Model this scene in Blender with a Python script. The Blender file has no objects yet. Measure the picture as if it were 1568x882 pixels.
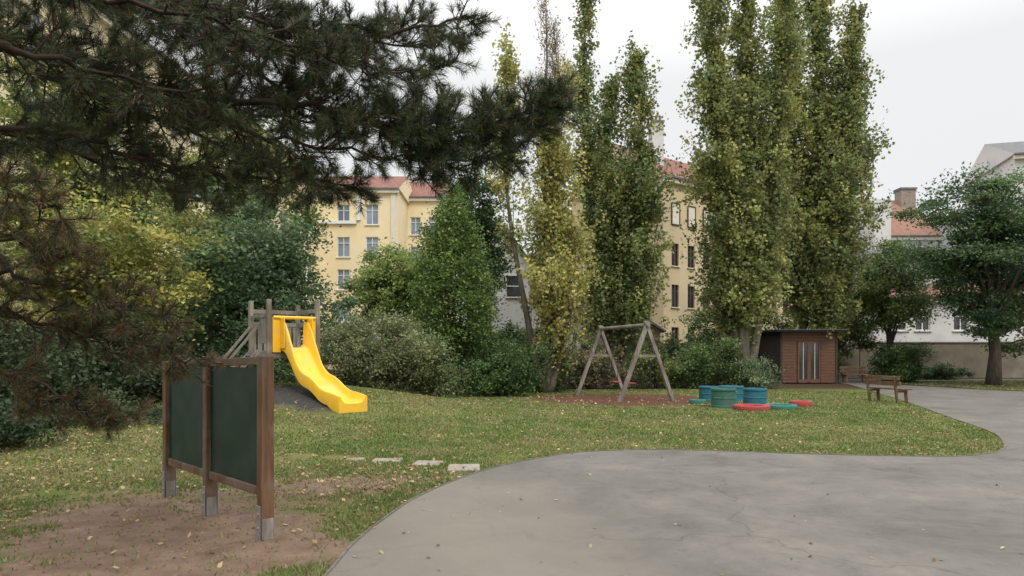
import bpy, math, random
import numpy as np
from mathutils import Vector, Matrix
random.seed(7); R=np.random.default_rng(11)
S=bpy.context.scene

# ---------------------------------------------------------------- helpers
def link(o): S.collection.objects.link(o); return o
def empty(name,loc=(0,0,0)):
    e=bpy.data.objects.new(name,None); e.location=loc; e.empty_display_size=.2; return link(e)
class MB:
    def __init__(s): s.v=[]; s.f=[]; s.m=[]
    def quad(s,a,b,c,d,m=0):
        n=len(s.v); s.v+= [tuple(a),tuple(b),tuple(c),tuple(d)]; s.f.append((n,n+1,n+2,n+3)); s.m.append(m)
    def poly(s,pts,m=0):
        n=len(s.v); s.v+=[tuple(p) for p in pts]; s.f.append(tuple(range(n,n+len(pts)))); s.m.append(m)
    def box(s,c,size,m=0,rz=0,mat=None):
        c=Vector(c); hx,hy,hz=[k/2 for k in size]
        M=mat if mat is not None else Matrix.Rotation(rz,3,'Z')
        n=len(s.v)
        for z in(-hz,hz):
            for x,y in((-hx,-hy),(hx,-hy),(hx,hy),(-hx,hy)):
                s.v.append(tuple(c+M@Vector((x,y,z))))
        for f in((3,2,1,0),(4,5,6,7),(0,1,5,4),(1,2,6,5),(2,3,7,6),(3,0,4,7)):
            s.f.append(tuple(n+i for i in f)); s.m.append(m)
    def beam(s,a,b,w,h,m=0,up=(0,0,1)):
        a=Vector(a);b=Vector(b);d=(b-a);L=d.length;d.normalize();up=Vector(up)
        if abs(d.dot(up))>.99: up=Vector((0.6,0.8,0))
        x=d.cross(up).normalized(); z=x.cross(d).normalized()
        M=Matrix((x,d,z)).transposed()
        s.box((a+b)/2,(w,L,h),m,mat=M)
    def tube(s,pts,rad,sides=6,m=0,cap=True):
        pts=[Vector(p) for p in pts]; n0=len(s.v); k=len(pts)
        ref=Vector((0.31,0.17,0.93))
        for i,p in enumerate(pts):
            d=(pts[min(i+1,k-1)]-pts[max(i-1,0)])
            if d.length<1e-6: d=Vector((0,0,1))
            d.normalize(); x=d.cross(ref)
            if x.length<.15: x=d.cross(Vector((1,0,0)))
            x.normalize(); y=d.cross(x)
            for j in range(sides):
                a=2*math.pi*j/sides
                s.v.append(tuple(p+(x*math.cos(a)+y*math.sin(a))*rad[i]))
        for i in range(k-1):
            for j in range(sides):
                a=n0+i*sides+j;b=n0+i*sides+(j+1)%sides
                s.f.append((a,b,b+sides,a+sides)); s.m.append(m)
        if cap:
            s.f.append(tuple(n0+j for j in range(sides))[::-1]); s.m.append(m)
            s.f.append(tuple(n0+(k-1)*sides+j for j in range(sides))); s.m.append(m)
    def lathe(s,c,prof,m=0,seg=32):
        n0=len(s.v); c=Vector(c)
        for r,z in prof:
            for j in range(seg):
                a=2*math.pi*j/seg; s.v.append((c.x+r*math.cos(a),c.y+r*math.sin(a),c.z+z))
        for i in range(len(prof)-1):
            for j in range(seg):
                a=n0+i*seg+j;b=n0+i*seg+(j+1)%seg
                s.f.append((a,b,b+seg,a+seg)); s.m.append(m)
    def obj(s,name,mats,parent=None,bevel=0,smooth=False):
        me=bpy.data.meshes.new(name); me.from_pydata(s.v,[],s.f); 
        for x in mats: me.materials.append(x)
        me.polygons.foreach_set('material_index',s.m)
        if smooth: me.polygons.foreach_set('use_smooth',[True]*len(s.f))
        me.update()
        o=link(bpy.data.objects.new(name,me))
        if bevel:
            b=o.modifiers.new('b','BEVEL'); b.width=bevel; b.segments=2; b.limit_method='ANGLE'
        if parent: o.parent=parent
        return o

def quads_obj(name,V,nper,tint,mat,parent=None):
    N=len(V); me=bpy.data.meshes.new(name)
    me.vertices.add(N*nper); me.vertices.foreach_set('co',V.reshape(-1).astype(np.float32))
    me.loops.add(N*nper); me.loops.foreach_set('vertex_index',np.arange(N*nper,dtype=np.int32))
    me.polygons.add(N); me.polygons.foreach_set('loop_start',np.arange(0,N*nper,nper,dtype=np.int32))
    me.polygons.foreach_set('loop_total',np.full(N,nper,dtype=np.int32))
    ca=me.color_attributes.new('tint','FLOAT_COLOR','POINT')
    c=np.ones((N,nper,4),dtype=np.float32); c[:,:,:3]=tint[:,None,:]
    ca.data.foreach_set('color',c.reshape(-1))
    me.update(calc_edges=True); me.materials.append(mat)
    o=link(bpy.data.objects.new(name,me))
    if parent: o.parent=parent
    return o

def hsh(ix,iy,s): 
    v=np.sin(ix*127.1+iy*311.7+s*74.7)*43758.5453
    return v-np.floor(v)
def vnoise(x,y,s=0):
    ix=np.floor(x);iy=np.floor(y);fx=x-ix;fy=y-iy
    fx=fx*fx*(3-2*fx);fy=fy*fy*(3-2*fy)
    a=hsh(ix,iy,s);b=hsh(ix+1,iy,s);c=hsh(ix,iy+1,s);d=hsh(ix+1,iy+1,s)
    return a*(1-fx)*(1-fy)+b*fx*(1-fy)+c*(1-fx)*fy+d*fx*fy
def fbm(x,y,s=0): return (vnoise(x,y,s)+.5*vnoise(2*x,2*y,s+1)+.25*vnoise(4*x,4*y,s+2))/1.75
def H(x,y): return .8*np.exp(-((x+5.5)**2+(y-17)**2)/18.)
def Hf(x,y): return float(H(np.float64(x),np.float64(y)))

# ---------------------------------------------------------------- materials
def newmat(name):
    m=bpy.data.materials.new(name); m.use_nodes=True; nt=m.node_tree
    return m,nt,nt.nodes,nt.links,nt.nodes['Principled BSDF']
def ramp(nd,stops):
    r=nd.new('ShaderNodeValToRGB'); e=r.color_ramp.elements
    e[0].position=stops[0][0]; e[0].color=(*stops[0][1],1)
    e[1].position=stops[-1][0]; e[1].color=(*stops[-1][1],1)
    for p,c in stops[1:-1]:
        x=e.new(p); x.color=(*c,1)
    return r
def nmat(name,c1,c2,scale=5,rough=.7,bump=.0,stretch=(1,1,1),metal=0,c3=None,scale2=None,spec=.3):
    m,nt,nd,lk,bs=newmat(name)
    tc=nd.new('ShaderNodeTexCoord'); mp=nd.new('ShaderNodeMapping'); mp.inputs['Scale'].default_value=stretch
    lk.new(tc.outputs['Object'],mp.inputs['Vector'])
    n=nd.new('ShaderNodeTexNoise'); n.inputs['Scale'].default_value=scale; n.inputs['Detail'].default_value=8; n.inputs['Roughness'].default_value=.65
    lk.new(mp.outputs[0],n.inputs['Vector'])
    st=[(.3,c1),(.7,c2)]
    r=ramp(nd,st); lk.new(n.outputs['Fac'],r.inputs['Fac']); col=r.outputs[0]
    if c3:
        n2=nd.new('ShaderNodeTexNoise'); n2.inputs['Scale'].default_value=scale2 or scale*.15; n2.inputs['Detail'].default_value=5
        lk.new(tc.outputs['Object'],n2.inputs['Vector'])
        r2=ramp(nd,[(.45,(0,0,0)),(.65,(1,1,1))]); lk.new(n2.outputs['Fac'],r2.inputs['Fac'])
        mx=nd.new('ShaderNodeMixRGB'); lk.new(r2.outputs[0],mx.inputs[0]); lk.new(col,mx.inputs[1]); mx.inputs[2].default_value=(*c3,1); col=mx.outputs[0]
    lk.new(col,bs.inputs['Base Color']); bs.inputs['Roughness'].default_value=rough; bs.inputs['Metallic'].default_value=metal
    bs.inputs['Specular IOR Level'].default_value=spec
    if bump:
        b=nd.new('ShaderNodeBump'); b.inputs['Strength'].default_value=bump; b.inputs['Distance'].default_value=.02
        lk.new(n.outputs['Fac'],b.inputs['Height']); lk.new(b.outputs[0],bs.inputs['Normal'])
    return m
def leafmat(name,trans=.3,rough=.55):
    m,nt,nd,lk,bs=newmat(name)
    a=nd.new('ShaderNodeAttribute'); a.attribute_name='tint'
    lk.new(a.outputs['Color'],bs.inputs['Base Color']); bs.inputs['Roughness'].default_value=rough; bs.inputs['Specular IOR Level'].default_value=.35
    t=nd.new('ShaderNodeBsdfTranslucent'); lk.new(a.outputs['Color'],t.inputs['Color'])
    mx=nd.new('ShaderNodeMixShader'); mx.inputs[0].default_value=trans
    lk.new(bs.outputs[0],mx.inputs[1]); lk.new(t.outputs[0],mx.inputs[2])
    lk.new(mx.outputs[0],nd['Material Output'].inputs['Surface'])
    return m
M_leaf=leafmat('leaf_foliage',.40,.5); M_needle=leafmat('pine_needles',.1,.5); M_grass=leafmat('grass_blades',.25,.6); M_litter=leafmat('dry_leaves',.15,.8)
M_bark=nmat('bark',(.05,.04,.03),(.14,.115,.09),9,.9,.6,(1,1,.25))
M_pbark=nmat('pine_bark',(.018,.013,.01),(.06,.04,.03),18,.9,.6)
M_popbark=nmat('poplar_bark',(.07,.06,.045),(.22,.19,.15),8,.9,.5,(1,1,.3))
M_gwood=nmat('weathered_wood',(.12,.10,.085),(.36,.33,.29),14,.8,.3,(1,1,.15),c3=(.15,.12,.095),scale2=1.6)
M_bwood=nmat('brown_wood',(.06,.032,.018),(.21,.115,.06),12,.6,.3,(1,1,.12),c3=(.18,.13,.10),scale2=3)
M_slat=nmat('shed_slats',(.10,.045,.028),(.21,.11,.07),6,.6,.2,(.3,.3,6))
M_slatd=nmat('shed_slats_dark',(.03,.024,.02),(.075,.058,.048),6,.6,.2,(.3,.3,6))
M_black=nmat('dark_metal',(.01,.01,.011),(.03,.03,.03),20,.5)
M_steel=nmat('galvanised_steel',(.3,.3,.3),(.5,.5,.5),30,.45,0,metal=.8)
M_board=nmat('chalkboard_green',(.006,.024,.018),(.012,.036,.028),3,.45,0,c3=(.024,.048,.04),scale2=2.5)
M_yel=nmat('yellow_plastic',(.82,.46,.02),(.90,.54,.035),3,.35,0,spec=.5,c3=(.76,.46,.07),scale2=4)
M_red=nmat('red_rubber',(.36,.04,.045),(.5,.075,.075),9,.7,c3=(.3,.07,.07),scale2=3)
M_blue=nmat('blue_rubber',(.012,.10,.14),(.025,.16,.21),8,.65,c3=(.04,.14,.17),scale2=3)
M_green=nmat('green_rubber',(.025,.10,.07),(.045,.15,.11),8,.65,c3=(.06,.13,.1),scale2=3)
M_teal=nmat('teal_rubber',(.025,.16,.13),(.05,.23,.18),8,.65,c3=(.06,.17,.14),scale2=3)
M_stone=nmat('stone_slab',(.18,.155,.125),(.36,.32,.27),9,.85,.3)
M_pave_edge=nmat('edging',(.09,.08,.065),(.2,.18,.15),12,.85,.2)
M_yw=nmat('yellow_render',(.74,.62,.38),(.84,.72,.48),.7,.9,0,c3=(.78,.67,.46),scale2=.3)
M_trim=nmat('cream_trim',(.62,.58,.48),(.72,.68,.58),2,.8)
M_bw=nmat('beige_render',(.54,.44,.27),(.62,.51,.33),.8,.9,0,c3=(.49,.41,.27),scale2=.25)
M_ww=nmat('white_render',(.58,.57,.56),(.68,.67,.66),.8,.9,0,c3=(.5,.49,.48),scale2=.3)
M_tw=nmat('tan_render',(.25,.2,.13),(.33,.27,.18),.9,.9,.1,c3=(.2,.17,.12),scale2=.4)
M_gw=nmat('garden_wall_render',(.24,.21,.155),(.34,.3,.23),1.2,.9,.1,c3=(.18,.155,.12),scale2=.5)
M_white=nmat('white_paint',(.68,.68,.68),(.78,.78,.78),4,.5)
M_brownp=nmat('brown_paint',(.07,.045,.03),(.12,.08,.05),4,.5)
M_groof=nmat('grey_roof',(.10,.10,.105),(.18,.18,.185),3,.7)
M_chim=nmat('chimney_brick',(.22,.17,.14),(.34,.29,.25),4,.9,.2)
def glassmat(name,c,r):
    m,nt,nd,lk,bs=newmat(name)
    tc=nd.new('ShaderNodeTexCoord'); n=nd.new('ShaderNodeTexNoise'); n.inputs['Scale'].default_value=.6
    lk.new(tc.outputs['Object'],n.inputs['Vector'])
    rr=ramp(nd,[(.35,tuple(k*.5 for k in c)),(.65,c)]); lk.new(n.outputs['Fac'],rr.inputs['Fac']); lk.new(rr.outputs[0],bs.inputs['Base Color'])
    bs.inputs['Roughness'].default_value=r; bs.inputs['Specular IOR Level'].default_value=.9
    return m
M_glassb=glassmat('window_glass_blue',(.24,.32,.40),.12); M_glassd=glassmat('window_glass_dark',(.035,.035,.04),.08)
def tilemat(name,c1,c2,sc):
    m,nt,nd,lk,bs=newmat(name)
    tc=nd.new('ShaderNodeTexCoord'); w=nd.new('ShaderNodeTexWave'); w.bands_direction='Z'; w.inputs['Scale'].default_value=sc; w.inputs['Distortion'].default_value=1.5; w.inputs['Detail'].default_value=3
    n=nd.new('ShaderNodeTexNoise'); n.inputs['Scale'].default_value=2.5; n.inputs['Detail'].default_value=6
    lk.new(tc.outputs['Object'],w.inputs['Vector']); lk.new(tc.outputs['Object'],n.inputs['Vector'])
    r=ramp(nd,[(.3,c1),(.7,c2)]); lk.new(n.outputs['Fac'],r.inputs['Fac'])
    mx=nd.new('ShaderNodeMixRGB'); mx.blend_type='MULTIPLY'; mx.inputs[0].default_value=.4; lk.new(r.outputs[0],mx.inputs[1]); lk.new(w.outputs['Color'],mx.inputs[2])
    lk.new(mx.outputs[0],bs.inputs['Base Color']); bs.inputs['Roughness'].default_value=.85
    return m
M_rroof=tilemat('red_tiles',(.2,.08,.06),(.3,.13,.10),3); M_oroof=tilemat('orange_tiles',(.28,.14,.10),(.38,.2,.15),3)

# ---------------------------------------------------------------- camera, world, sun
cam=bpy.data.cameras.new('Camera'); co=link(bpy.data.objects.new('Camera',cam)); co.location=(0,0,1.6); co.rotation_euler=(math.radians(90),0,0)
cam.lens=24; cam.sensor_width=36; cam.shift_y=.063; cam.clip_end=1500; cam.clip_start=.05; S.camera=co
S.view_settings.view_transform='Standard'; S.view_settings.look='None'; S.view_settings.exposure=0
W=bpy.data.worlds.new('World'); S.world=W; W.use_nodes=True; nd=W.node_tree.nodes; lk=W.node_tree.links
bg=nd['Background']; bg.inputs['Strength'].default_value=.1
el,az=math.radians(50),math.radians(150)
sky=nd.new('ShaderNodeTexSky'); sky.sky_type='NISHITA'; sky.sun_disc=False; sky.sun_elevation=el; sky.sun_rotation=az; sky.dust_density=3
tc=nd.new('ShaderNodeTexCoord'); sx=nd.new('ShaderNodeSeparateXYZ'); lk.new(tc.outputs['Generated'],sx.inputs[0])
cr=ramp(nd,[(0,(8.7,8.75,8.8)),(.36,(8.9,9.0,9.05)),(.6,(17,17,17)),(1,(26,26,26))]); lk.new(sx.outputs['Z'],cr.inputs['Fac'])
nz=nd.new('ShaderNodeTexNoise'); nz.inputs['Scale'].default_value=1.3; nz.inputs['Detail'].default_value=3; lk.new(tc.outputs['Generated'],nz.inputs['Vector'])
mr=nd.new('ShaderNodeMapRange'); mr.inputs[3].default_value=.97; mr.inputs[4].default_value=1.03; lk.new(nz.outputs['Fac'],mr.inputs[0])
vm=nd.new('ShaderNodeVectorMath'); vm.operation='SCALE'; lk.new(cr.outputs[0],vm.inputs[0]); lk.new(mr.outputs[0],vm.inputs['Scale'])
mx=nd.new('ShaderNodeMixRGB'); mx.inputs[0].default_value=.96; lk.new(sky.outputs[0],mx.inputs[1]); lk.new(vm.outputs[0],mx.inputs[2])
lk.new(mx.outputs[0],bg.inputs['Color'])
sl=bpy.data.lights.new('sun','SUN'); sl.energy=1.5; sl.angle=math.radians(24); sl.color=(1,.95,.86)
so=link(bpy.data.objects.new('sun',sl))
sd=Vector((math.sin(az)*math.cos(el),math.cos(az)*math.cos(el),math.sin(el)))
so.rotation_euler=sd.to_track_quat('Z','Y').to_euler(); so.location=(20,-20,30)

# ---------------------------------------------------------------- ground
def ground_mat():
    m,nt,nd,lk,bs=newmat('lawn_soil')
    geo=nd.new('ShaderNodeNewGeometry'); P=geo.outputs['Position']
    def noise(sc,det=6,rough=.6):
        n=nd.new('ShaderNodeTexNoise'); n.inputs['Scale'].default_value=sc; n.inputs['Detail'].default_value=det; n.inputs['Roughness'].default_value=rough
        lk.new(P,n.inputs['Vector']); return n.outputs['Fac']
    n1=noise(1.1); n2=noise(26,8,.75)
    r=ramp(nd,[(.3,(.07,.095,.022)),(.5,(.12,.145,.038)),(.7,(.18,.175,.065))]); lk.new(n2,r.inputs['Fac'])
    r0=ramp(nd,[(.42,(0,0,0)),(.62,(1,1,1))]); lk.new(n1,r0.inputs['Fac'])
    mx=nd.new('ShaderNodeMixRGB'); mx.inputs[2].default_value=(.20,.15,.085,1); lk.new(r.outputs[0],mx.inputs[1])
    mul=nd.new('ShaderNodeMath'); mul.operation='MULTIPLY'; mul.inputs[1].default_value=.5; lk.new(r0.outputs[0],mul.inputs[0]); lk.new(mul.outputs[0],mx.inputs[0])
    col=mx.outputs[0]
    def mask(c,rad,rot,lo=.8,hi=1.1,nz=n1,k=.9):
        mp=nd.new('ShaderNodeMapping'); mp.vector_type='TEXTURE'; mp.inputs['Location'].default_value=(c[0],c[1],0); mp.inputs['Rotation'].default_value=(0,0,rot); mp.inputs['Scale'].default_value=(rad[0],rad[1],1000)
        lk.new(P,mp.inputs['Vector']); l=nd.new('ShaderNodeVectorMath'); l.operation='LENGTH'; lk.new(mp.outputs[0],l.inputs[0])
        a=nd.new('ShaderNodeMath'); a.operation='MULTIPLY_ADD'; lk.new(nz,a.inputs[0]); a.inputs[1].default_value=k; lk.new(l.outputs['Value'],a.inputs[2])
        mr=nd.new('ShaderNodeMapRange'); mr.inputs[1].default_value=lo+k/2; mr.inputs[2].default_value=hi+k/2; mr.inputs[3].default_value=1; mr.inputs[4].default_value=0
        lk.new(a.outputs[0],mr.inputs[0]); return mr.outputs[0]
    soil=ramp(nd,[(.28,(.11,.074,.052)),(.45,(.18,.122,.088)),(.6,(.235,.165,.122)),(.75,(.31,.23,.175))]); lk.new(noise(3.2,12,.78),soil.inputs['Fac'])
    def over(col,mk,c):
        x=nd.new('ShaderNodeMixRGB'); lk.new(mk,x.inputs[0]); lk.new(col,x.inputs[1])
        if isinstance(c,tuple): x.inputs[2].default_value=(*c,1)
        else: lk.new(c,x.inputs[2])
        return x.outputs[0]
    ns=noise(2.5)
    col=over(col,mask((-2.75,5.7),(2.7,1.35),math.radians(135),.75,1.15,ns,1.1),soil.outputs[0])
    col=over(col,mask((-1.9,8.2),(1.7,.9),math.radians(20),.5,1.3,ns,1.6),soil.outputs[0])
    mulch=ramp(nd,[(.3,(.045,.025,.017)),(.6,(.14,.072,.048)),(.75,(.24,.14,.095))]); lk.new(noise(22,6,.8),mulch.inputs['Fac'])
    col=over(col,mask((3.9,23.4),(3.6,3.4),0,.8,1.05,ns,.7),mulch.outputs[0])
    mat_=ramp(nd,[(.3,(.025,.025,.025)),(.7,(.075,.072,.066))]); lk.new(noise(14,6,.8),mat_.inputs['Fac'])
    col=over(col,mask((-4.75,15.3),(1.1,2.0),math.radians(40),.7,1.1,ns,.9),mat_.outputs[0])
    bed=ramp(nd,[(.3,(.03,.022,.014)),(.7,(.10,.072,.045))]); lk.new(noise(6,8,.7),bed.inputs['Fac'])
    col=over(col,mask((-13,17),(6,7.5),0,.85,1.05,ns,.4),bed.outputs[0])
    sep=nd.new('ShaderNodeSeparateXYZ'); lk.new(P,sep.inputs[0])
    mr=nd.new('ShaderNodeMapRange'); mr.inputs[1].default_value=28.5; mr.inputs[2].default_value=31; lk.new(sep.outputs['Y'],mr.inputs[0])
    col=over(col,mr.outputs[0],bed.outputs[0])
    lk.new(col,bs.inputs['Base Color']); bs.inputs['Roughness'].default_value=.95; bs.inputs['Specular IOR Level'].default_value=.1
    b=nd.new('ShaderNodeBump'); b.inputs['Strength'].default_value=.6; b.inputs['Distance'].default_value=.03; lk.new(n2,b.inputs['Height']); lk.new(b.outputs[0],bs.inputs['Normal'])
    return m
M_ground=ground_mat()
ax=np.concatenate([[-500,-200,-80,-40],np.arange(-25,25.01,.25),[40,80,200,500]])
ay=np.concatenate([[-300,-60,-20],np.arange(-5,45.01,.25),[60,100,250,700]])
X,Y=np.meshgrid(ax,ay); Z=H(X,Y)
nx,ny=len(ax),len(ay)
idx=np.arange(nx*ny).reshape(ny,nx)
F=np.stack([idx[:-1,:-1],idx[:-1,1:],idx[1:,1:],idx[1:,:-1]],-1).reshape(-1,4)
me=bpy.data.meshes.new('lawn_ground'); me.from_pydata(np.stack([X,Y,Z],-1).reshape(-1,3).tolist(),[],F.tolist()); me.materials.append(M_ground)
me.polygons.foreach_set('use_smooth',[True]*len(F)); link(bpy.data.objects.new('lawn_ground',me))

edge=[(-4,-3),(-2.6,0),(-1.8,2),(-1.4,4),(-1.33,4.9),(-1.32,5.67),(-1.217,6.56),(-.99,7.7),(-.387,9.19),(.454,10.32),(1.21,10.93),(2.3,11.15),(3.33,11.0),(4.75,10.65),(6.16,10.45),(7,10.5),(7.85,11),(8.6,11.94),(9.6,13.7),(10.9,17.2),(12.6,21.7),(16.3,32.5),(17.0,35.2),(18,38),(19,40.5)]
def catmull(p,n=8):
    p=[np.array(q,float) for q in p]; out=[]
    for i in range(len(p)-1):
        a=p[max(i-1,0)];b=p[i];c=p[i+1];d=p[min(i+2,len(p)-1)]
        for k in range(n):
            t=k/n; out.append(.5*((2*b)+(-a+c)*t+(2*a-5*b+4*c-d)*t*t+(-a+3*b-3*c+d)*t**3))
    out.append(p[-1]); return np.array(out)
E=catmull(edge)
PV=np.vstack([E,[[48,41.5],[48,-3]]])
def pave_mat():
    m,nt,nd,lk,bs=newmat('worn_asphalt')
    geo=nd.new('ShaderNodeNewGeometry'); P=geo.outputs['Position']
    def noise(sc,det=6,rough=.6,dist=0,off=0):
        n=nd.new('ShaderNodeTexNoise'); n.inputs['Scale'].default_value=sc; n.inputs['Detail'].default_value=det; n.inputs['Roughness'].default_value=rough; n.inputs['Distortion'].default_value=dist
        if off:
            o=nd.new('ShaderNodeVectorMath'); o.operation='ADD'; o.inputs[1].default_value=(off,off*.7,0); lk.new(P,o.inputs[0]); lk.new(o.outputs[0],n.inputs['Vector'])
        else: lk.new(P,n.inputs['Vector'])
        return n.outputs['Fac']
    def mult(a,b,f):
        x=nd.new('ShaderNodeMixRGB'); x.blend_type='MULTIPLY'; x.inputs[0].default_value=f; lk.new(a,x.inputs[1]); lk.new(b,x.inputs[2]); return x.outputs[0]
    a=ramp(nd,[(.30,(.108,.102,.092)),(.44,(.138,.129,.116)),(.56,(.168,.157,.140)),(.7,(.205,.190,.165))]); lk.new(noise(.6,10,.74,.4),a.inputs['Fac'])
    g=noise(160,3,.8); r=ramp(nd,[(.3,(.62,.62,.62)),(.7,(1.38,1.37,1.35))]); lk.new(g,r.inputs['Fac'])
    c=mult(a.outputs[0],r.outputs[0],.85)
    s=noise(1.7,11,.82,.2); r2=ramp(nd,[(.25,(.68,.67,.66)),(.5,(1,1,1)),(.75,(1.2,1.18,1.13))]); lk.new(s,r2.inputs['Fac'])
    c=mult(c,r2.outputs[0],.85)
    s2=noise(6.5,6,.7,0,13); r4=ramp(nd,[(.30,(.72,.71,.69)),(.42,(1,1,1))]); lk.new(s2,r4.inputs['Fac']); c=mult(c,r4.outputs[0],.7)
    v=nd.new('ShaderNodeTexVoronoi'); v.feature='DISTANCE_TO_EDGE'; v.inputs['Scale'].default_value=.28
    nn=nd.new('ShaderNodeTexNoise'); nn.inputs['Scale'].default_value=1.4; nn.inputs['Detail'].default_value=6; lk.new(P,nn.inputs['Vector'])
    ad=nd.new('ShaderNodeMixRGB'); ad.blend_type='ADD'; ad.inputs[0].default_value=1.0; lk.new(P,ad.inputs[1]); lk.new(nn.outputs['Color'],ad.inputs[2]); lk.new(ad.outputs[0],v.inputs['Vector'])
    r3=ramp(nd,[(.0,(.5,.48,.45)),(.005,(1,1,1))]); lk.new(v.outputs['Distance'],r3.inputs['Fac'])
    c=mult(c,r3.outputs[0],.55)
    mp=nd.new('ShaderNodeMapping'); mp.vector_type='TEXTURE'; mp.inputs['Location'].default_value=(-.6,6.2,0); mp.inputs['Rotation'].default_value=(0,0,math.radians(15)); mp.inputs['Scale'].default_value=(1.5,4.5,1000)
    lk.new(P,mp.inputs['Vector']); l=nd.new('ShaderNodeVectorMath'); l.operation='LENGTH'; lk.new(mp.outputs[0],l.inputs[0])
    aa=nd.new('ShaderNodeMath'); aa.operation='ADD'; lk.new(l.outputs['Value'],aa.inputs[0]); lk.new(s,aa.inputs[1])
    mr=nd.new('ShaderNodeMapRange'); mr.inputs[1].default_value=.7; mr.inputs[2].default_value=1.7; mr.inputs[3].default_value=.6; mr.inputs[4].default_value=0; lk.new(aa.outputs[0],mr.inputs[0])
    m4=nd.new('ShaderNodeMixRGB'); lk.new(mr.outputs[0],m4.inputs[0]); lk.new(c,m4.inputs[1]); m4.inputs[2].default_value=(.235,.215,.175,1)
    lk.new(m4.outputs[0],bs.inputs['Base Color']); bs.inputs['Roughness'].default_value=.85; bs.inputs['Specular IOR Level'].default_value=.2
    b=nd.new('ShaderNodeBump'); b.inputs['Strength'].default_value=.4; b.inputs['Distance'].default_value=.006; lk.new(g,b.inputs['Height']); lk.new(b.outputs[0],bs.inputs['Normal'])
    return m
B=MB(); B.poly([(p[0],p[1],.012) for p in PV]); B.obj('asphalt_pavement',[pave_mat()])
B=MB()
for i in range(len(E)-1):
    a,b=E[i],E[i+1]; t=(b-a)/np.linalg.norm(b-a); n=np.array([-t[1],t[0]])*.012
    B.quad((*(a-n),.0),(*(b-n),.0),(*(b-n),.022),(*(a-n),.022)); B.quad((*(a-n),.022),(*(b-n),.022),(*(b+n),.022),(*(a+n),.022)); B.quad((*(a+n),.022),(*(b+n),.022),(*(b+n),0),(*(a+n),0))
B.obj('lawn_edging',[M_pave_edge])
patch=[(18.9,34.3),(19.7,31.2),(20.9,27.9),(24,25.5),(48,24),(48,38.2),(29,38.2),(22.5,37.6),(19.8,36.2)]
PP=catmull(patch+[patch[0]],6)[:-1]
B=MB(); B.poly([(p[0],p[1],.035) for p in PP]); B.obj('lawn_island',[M_ground])

def inpoly(x,y,P):
    c=np.zeros(len(x),bool); n=len(P); j=n-1
    for i in range(n):
        xi,yi=P[i];xj,yj=P[j]
        if yi!=yj: c^=((yi>y)!=(yj>y))&(x<(xj-xi)*(y-yi)/(yj-yi)+xi)
        j=i
    return c
def ell(x,y,c,r,rot):
    dx=x-c[0];dy=y-c[1];ca,sa=math.cos(rot),math.sin(rot)
    return np.sqrt(((dx*ca+dy*sa)/r[0])**2+((-dx*sa+dy*ca)/r[1])**2)
slabs=[(-3.16,10.2,.46,.36),(-2.62,10.15,.4,.34),(-2.33,10.05,.34,.3),(-1.82,9.98,.44,.34),(-1.2,9.72,.40,.40),(-.66,9.36,.44,.5),(-5.6,9.9,.42,.32),(-6.2,9.8,.4,.3),(-4.9,10.1,.4,.3)]
N=850000
d=3.8*np.exp(R.random(N)*math.log(31/3.8)); th=(R.random(N)-.5)*math.radians(84)
x=d*np.sin(th); y=d*np.cos(th)
keep=~inpoly(x,y,PV)&(y<29.5)
for (sx_,sy_,w_,d_) in slabs: keep&=~((np.abs(x-sx_)<w_*.48)&(np.abs(y-sy_)<d_*.5))
nA=fbm(x*1.3,y*1.3,5); nF=fbm(x*4,y*4,15)
e1=ell(x,y,(-2.75,5.7),(2.7,1.35),math.radians(135))+(nA-.5)*1.1+(nF-.5)*.7
e2=ell(x,y,(-1.9,8.2),(1.8,1.0),math.radians(20))+(nA-.5)*1.4+(nF-.5)*.8
e3=ell(x,y,(3.9,23.4),(3.55,3.35),0)+(nA-.5)*.6
e4=ell(x,y,(-4.75,15.3),(1.1,2.0),math.radians(40))+(nA-.5)*.9
e5=ell(x,y,(-13,17),(6,7.5),0)+(nA-.5)*.4
pr=np.clip((e1-.75)*2.0,0.02,1)*np.clip((e2-.35)*1.1,.12,1)*np.clip((e3-.9)*6,.0,1)*np.clip((e4-.8)*3,0.02,1)*np.clip((e5-.8)*4,.05,1)
pr*=np.clip(.25+1.9*(nA-.2),.12,1)*np.clip(.5+1.2*(nF-.2),.3,1)
pr*=np.where((x<-3.2)&(y<12),.7,1)
keep&=R.random(N)<pr
isl_x=R.uniform(18,40,20000); isl_y=R.uniform(24,38,20000); ik=inpoly(isl_x,isl_y,PP)
x=np.concatenate([x[keep],isl_x[ik]]); y=np.concatenate([y[keep],isl_y[ik]]); z0=np.concatenate([H(x[:keep.sum()],y[:keep.sum()]),np.full(ik.sum(),.035)])
n=len(x); d=np.hypot(x,y)
h=R.uniform(.015,.042,n)*(.7+.7*fbm(x*2,y*2,3)); w=.0025+.0010*d
a=R.random(n)*2*math.pi; la=R.random(n)*2*math.pi; lean=R.uniform(.2,1.2,n)*h
V=np.zeros((n,3,3)); 
V[:,0]=np.stack([x-np.cos(a)*w,y-np.sin(a)*w,z0-.004],-1); V[:,1]=np.stack([x+np.cos(a)*w,y+np.sin(a)*w,z0-.004],-1)
V[:,2]=np.stack([x+np.cos(la)*lean,y+np.sin(la)*lean,z0+h],-1)
nb=fbm(x*.45,y*.45,21); nc=fbm(x*2.2,y*2.2,31)
gc=np.array([.125,.19,.045]); yc=np.array([.25,.255,.095]); bc=np.array([.31,.25,.14])
t=np.clip((nb-.38)*1.8+(nc-.5)*1.3+R.normal(0,.2,n),0,1)[:,None]
tint=gc*(1-t)+yc*t
br=(R.random(n)<.10+.22*np.clip((nc-.45)*4,0,1)+.25*np.clip((-x-2.5)/5,0,1)*(y<14)); tint[br]=bc
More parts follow.
